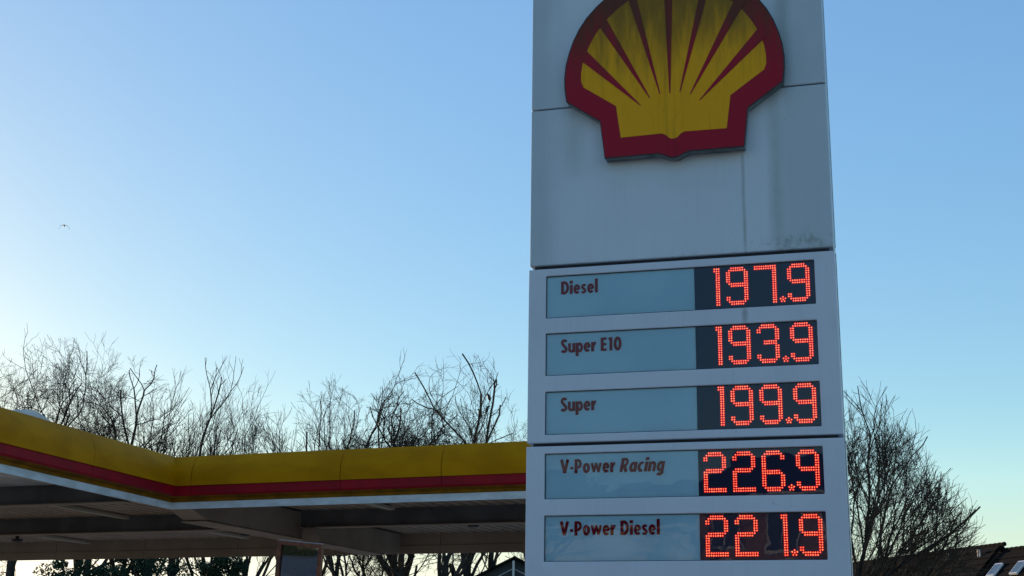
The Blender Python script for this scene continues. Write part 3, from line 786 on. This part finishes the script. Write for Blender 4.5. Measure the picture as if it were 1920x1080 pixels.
def house(loc, rz, W, D, eave, ridge, wallm, roofm, label, nw=4, name='house', skylights=(), group=None, over=.35, tiles=True):
    """gabled house: ridge along local x, front face at y=0 looking to -y"""
    root = empty(name, loc, rz); tag(root, label, 'house', group)
    mb = MB().prism([(0, 0, 0), (0, D, 0), (0, D, eave), (0, D / 2, ridge - .12), (0, 0, eave)], (W, 0, 0)); mb.build('wall', wallm, root)
    sl_ = (ridge - eave) / (D / 2)
    def rp(x, y, off):          # point on front roof plane
        return Vector((x, y - off * sl_ / math.hypot(1, sl_), eave + sl_ * y + off / math.hypot(1, sl_)))
    rf = MB()
    rf.prism([(-over, -over, eave - over * sl_), (-over, D / 2, ridge), (-over, D + over, eave - over * sl_), (-over, D + over, eave - over * sl_ + .16), (-over, D / 2, ridge + .16), (-over, -over, eave - over * sl_ + .16)], (W + 2 * over, 0, 0))
    roof = rf.build('roof', roofm, root)
    if tiles:                   # courses of tiles on the front slope, one stuff part
        tb = MB(); rnd = random.Random(int(W * 10)); ncr = int((D / 2 + over) / .32)
        for i in range(ncr):
            y = -over + i * .32
            a = rp(-over, y, .165); b = rp(-over, y + .31, .15)
            tb.prism([a, a + Vector((0, -.012, .028)), b + Vector((0, 0, .003)), b], (W + 2 * over, 0, 0))
        o = tb.build('tile_courses', roofm, roof); o['kind'] = 'stuff'
        rc = MB(); x = -over
        while x < W + over:
            rc.tube([(x, D / 2, ridge + .14), (x + .36, D / 2, ridge + .15)], [.10, .115], 8); x += .37
        o = rc.build('ridge_tiles', roofm, roof); o['kind'] = 'stuff'
    for (x, y, w_, h_) in skylights:
        f = MB(); p = [rp(x, y, .2), rp(x + w_, y, .2), rp(x + w_, y + h_, .2), rp(x, y + h_, .2)]
        nrm = Vector((0, -sl_, 1)).normalized()
        f.prism(p, nrm * .10); fo = f.build('skylight', mt['wframe'], roof)
        q = [rp(x + .07, y + .07, .305), rp(x + w_ - .07, y + .07, .305), rp(x + w_ - .07, y + h_ - .07, .305), rp(x + .07, y + h_ - .07, .305)]
    MB().tube([(-over, -over - .06, eave - over * sl_ + .03), (W + over, -over - .06, eave - over * sl_ + .03)], [.07, .07], 8).build('gutter', mt['wframe'], roof)
    for st, zz in enumerate((.9, 3.6, 5.2) if eave > 6.25 else (.9, 3.6)):
        if zz + 1.3 > eave: break
        for i in range(nw):
            x = W * (i + .5) / nw - .6
            MB().box(x, x + 1.2, -.05, .05, zz, zz + 1.35).build('window_frame', mt['wframe'], root)
            MB().box(x + .08, x + .57, -.065, -.052, zz + .08, zz + 1.27).build('pane', mt['glass'], root)
            MB().box(x + .63, x + 1.12, -.065, -.052, zz + .08, zz + 1.27).build('pane', mt['glass'], root)
    return root, roof, rp

rz = rad(-73.2); ex = Vector((math.cos(rz), math.sin(rz), 0)); ey = Vector((-math.sin(rz), math.cos(rz), 0))
P0 = Vector((25.05, 71.11, 0)) - ey * 4.3
h1, roof1, rp1 = house(P0 - ex * 26.25, rz, 26, 8.6, 3.7, 8.2 - .16, mt['brick'], mt['roofd'], 'long house with the higher dark tiled roof behind the large bare tree', nw=9, over=.2, group=None)
# two small ridge vents on the higher roof
for x in (25.1, 22.4):
    p = rp1(x, 3.75, .16)
    MB().tube([p, p + Vector((0, 0, .38))], [.05, .05], 8).tube([p + Vector((.16, 0, 0)), p + Vector((.16, 0, .36))], [.045, .045], 8).build('vent_pipe', mt['galv'], roof1)
h2, roof2, rp2 = house(P0 + ex * .05, rz, 16, 8.6, 3.4, 7.9 - .16, mt['brick'], mt['roofd'], 'lower dark roofed house with two pale skylights in the corner of the picture', nw=5, over=.0,
      skylights=[(.62, 2.88, .60, .62), (2.45, 2.88, .60, .62), (6.5, 2.0, .6, .9)], group=None)
for ch in roof2.children:
    if ch.name.startswith('skylight'):
        gz = MB(); vs4 = [Vector(ch.data.vertices[i].co) for i in (4, 5, 6, 7)]; cc = sum(vs4, Vector()) / 4
        nrm = Vector((0, -4.34, 4.3)).normalized()
        gz.prism([cc + (v - cc) * .84 + nrm * .002 for v in vs4], nrm * .008); gz.build('skylight_pane', mt['skyglass'], roof2)

# dark gable with white king post seen between canopy and pylon
gb = empty('gabled_house', (.29, 62.0, 0)); tag(gb, 'dark gabled house with white pole on its gable, between canopy and price pylon', 'house')
MB().prism([(-4.6, 0, 0), (4.6, 0, 0), (4.6, 0, 4.1), (0, 0, 6.42), (-4.6, 0, 4.1)], (0, 9, 0)).build('wall', varmat('dark_boarding', (.05, .06, .06), (.035, .045, .045), 3, .8, sc=(6, 1, 1)), gb)
for s_ in (-1, 1):
    MB().prism([(s_ * .0, -.35, 6.50), (s_ * 5.0, -.35, 3.95), (s_ * 5.0, -.35, 3.83), (s_ * .0, -.35, 6.38)], (0, 9.7, 0)).build('roof', mt['roofd'], gb)
gt = MB().tube([(-.05, -.42, 5.3), (-.05, -.42, 6.28)], [.055, .05], 8)
gt.build('gable_post', mt['wplaster'], gb)
for s_ in (-1, 1): MB().bar((-.05, -.40, 5.95), (s_ * 1.2, -.40, 5.35), .03, .03).build('gable_brace', mt['galv'], gb)
fl = empty('flat_roofed_building', (-3.3, 66.0, 0)); tag(fl, 'low dark flat roofed building behind the tree trunks, left of the gable', 'building')
MB().box(-1.2, 4.2, 0, 6, 0, 5.55).build('wall', mt['brick'], fl); MB().box(-1.3, 4.3, -.1, 6.1, 5.55, 5.72).build('roof', mt['roofd'], fl)

# the street behind the camera, seen mirrored in the panes of the pylon and in the traffic mirror
bh = [(-31, -27, 9, 8.5, 6.2, 9.2, 'plaster', 'cream rendered house at the far end of the row across the road'),
      (-20.5, -24.5, 6.6, 8, 6.3, 8.0, 'wplaster', 'white rendered house mirrored behind the fuel names of the lower panes'),
      (-13.3, -23.5, 7.5, 8, 6.9, 8.6, 'brick2', 'orange brick house mirrored behind the digits of the lower panes'),
      (-4.5, -26, 10, 9, 6.2, 9.8, 'brick', 'brown brick house across the road straight behind the viewer')]
mt['brick2'] = varmat('orange_brick', (.42, .22, .12), (.33, .17, .09), 5, .85)
for i, (x, y, W_, D_, e_, r_, mm, lb) in enumerate(bh):
    # front faces the road (+y): rotate by 180 deg
    house((x + W_, y, 0), math.pi, W_, D_, e_, r_, mt[mm], mt['roofd'], lb, nw=4, group='houses across the road behind the viewer', tiles=False)
rt = tree('bare_tree', 'bare tree across the road in front of the brown brick house', 'tree', (-3, -19.5, 0), 10, dict(OAK, gens=7), 70, 1, .36, .16, 3.0, (0, 0), group='bare trees across the road behind the viewer')
for (x, y, rz_, lb) in ((8.5, -20, 2.0, 'bare tree across the road right of the brown brick house'), (-17.2, -19.5, 4.0, 'bare tree across the road in front of the white house')):
    c = copy_tree(rt); c['label'] = lb; c.location = (x, y, 0); c.rotation_euler.z = rz_
# hedge across the forecourt side
hd = MB(); rnd = random.Random(3)
rng = np.random.default_rng(9); n = 16000
c_ = np.stack([rng.uniform(-26, -9.5, n), -2.6 + rng.normal(0, .32, n), rng.uniform(.02, 2.7, n)], -1)
d1 = rng.normal(size=(n, 3)); d1 /= np.linalg.norm(d1, axis=1)[:, None]; d2 = np.cross(d1, rng.normal(size=(n, 3))); d2 /= np.linalg.norm(d2, axis=1)[:, None]
s_ = (.05 + .07 * rng.random(n))[:, None]
he = empty('hedge', (0, 0, 0)); tag(he, 'clipped green hedge at the roadside, mirrored in the traffic mirror', 'hedge')
w_ = Wood(); w_.V = [np.stack([c_ - d1 * s_, c_ + d2 * s_ * .6, c_ + d1 * s_, c_ - d2 * s_ * .6], 1).reshape(-1, 3)]; w_.F = [np.arange(4 * n).reshape(-1, 4)]
w_.build('foliage', varmat('hedge_leaves', (.05, .09, .03), (.08, .11, .04), 2, .7), he)

# ------------------------------------------------------------------ BIRDS
def bird_mesh(parts):
    """one continuous body: list of (pts, radii) chains skinned together"""
    b = MB()
    for pts, rad_ in parts: b.tube(pts, rad_, 8)
    return b
def crow(loc, rz, label, s=1.0, tilt=0.0):
    V = [(-.02, 0, .0), (0, 0, .06), (.02, 0, .14), (.05, 0, .21), (.075, 0, .255), (.10, 0, .27), (.135, 0, .262), (.175, 0, .25)]
    Rr = [.02, .055, .068, .055, .036, .034, .016, .004]
    b = MB().tube([(x * s, y * s, z * s) for x, y, z in V], [r * s for r in Rr], 10)
    b.prism([(-.02 * s, -.03 * s, .05 * s), (-.02 * s, .03 * s, .05 * s), (-.11 * s, .04 * s, -.13 * s), (-.11 * s, -.04 * s, -.13 * s)], (.012 * s, 0, .0))
    for y in (-.02, .02): b.tube([(.0, y * s, .05 * s), (.01, y * s, -.03 * s)], [.006 * s, .005 * s], 5)
    o = b.build('perched_crow', mt['crow'], smooth=True); o.location = loc; o.rotation_euler = (0, tilt, rz)
    tag(o, label, 'bird', 'crows perched in the narrow bare tree'); return o
bpts = np.concatenate(crow_tips) * crow_tree['_scale'] + np.array(crow_tree.location)
used = []
for (tx, tz_, rz_, lb) in ((-1.27, 14.15, 2.9, 'highest black crow perched in the narrow bare tree'), (-.97, 13.72, .3, 'middle black crow, perched on the right-hand side of the narrow tree'), (-1.30, 13.2, 3.3, 'lowest black crow perched in the narrow bare tree')):
    d_ = np.hypot(bpts[:, 0] - tx, bpts[:, 2] - tz_)
    for j in np.argsort(d_):
        if all(np.linalg.norm(bpts[j] - u_) > .35 for u_ in used): break
    used.append(bpts[j]); p = bpts[j]
    crow((p[0], p[1], p[2] + .04), rz_, lb, 1.25)
# flying bird, wings bent down
fbm = bpy.data.meshes.new('flying_bird')
b = MB()
b.tube([(0, -.20, 0), (0, -.12, .0), (0, 0, .0), (0, .10, .01), (0, .17, .03), (0, .21, .03), (0, .25, .02)], [.02, .045, .06, .05, .035, .03, .004], 10)
for s_ in (-1, 1):
    sec = [(.03, .0, .14), (.14, .035, .13), (.26, -.06, .11), (.36, -.19, .05)]
    vv = []
    for x, z, c in sec:
        vv += [(s_ * x, .06 - (.10 if x > .3 else 0), z + .012), (s_ * x, .06 - c, z), (s_ * x, .06 - (.10 if x > .3 else 0), z - .008)]
    fs = []
    for i in range(3):
        for k in range(3): fs.append((i * 3 + k, i * 3 + (k + 1) % 3, (i + 1) * 3 + (k + 1) % 3, (i + 1) * 3 + k))
    b.add(vv, fs + [(0, 1, 2), (9, 10, 11)])
b.prism([(-.02, -.18, 0), (.02, -.18, 0), (.05, -.33, -.01), (-.05, -.33, -.01)], (0, 0, .01))
fb = b.build('flying_bird', mt['crow'], smooth=True)
fb.location = (-28.86, 85.0, 28.84); fb.rotation_euler = (rad(8), rad(-6), rad(20)); fb.scale = (1.0, 1.0, 1.25)
tag(fb, 'small dark bird flying in the clear sky at the left', 'bird')
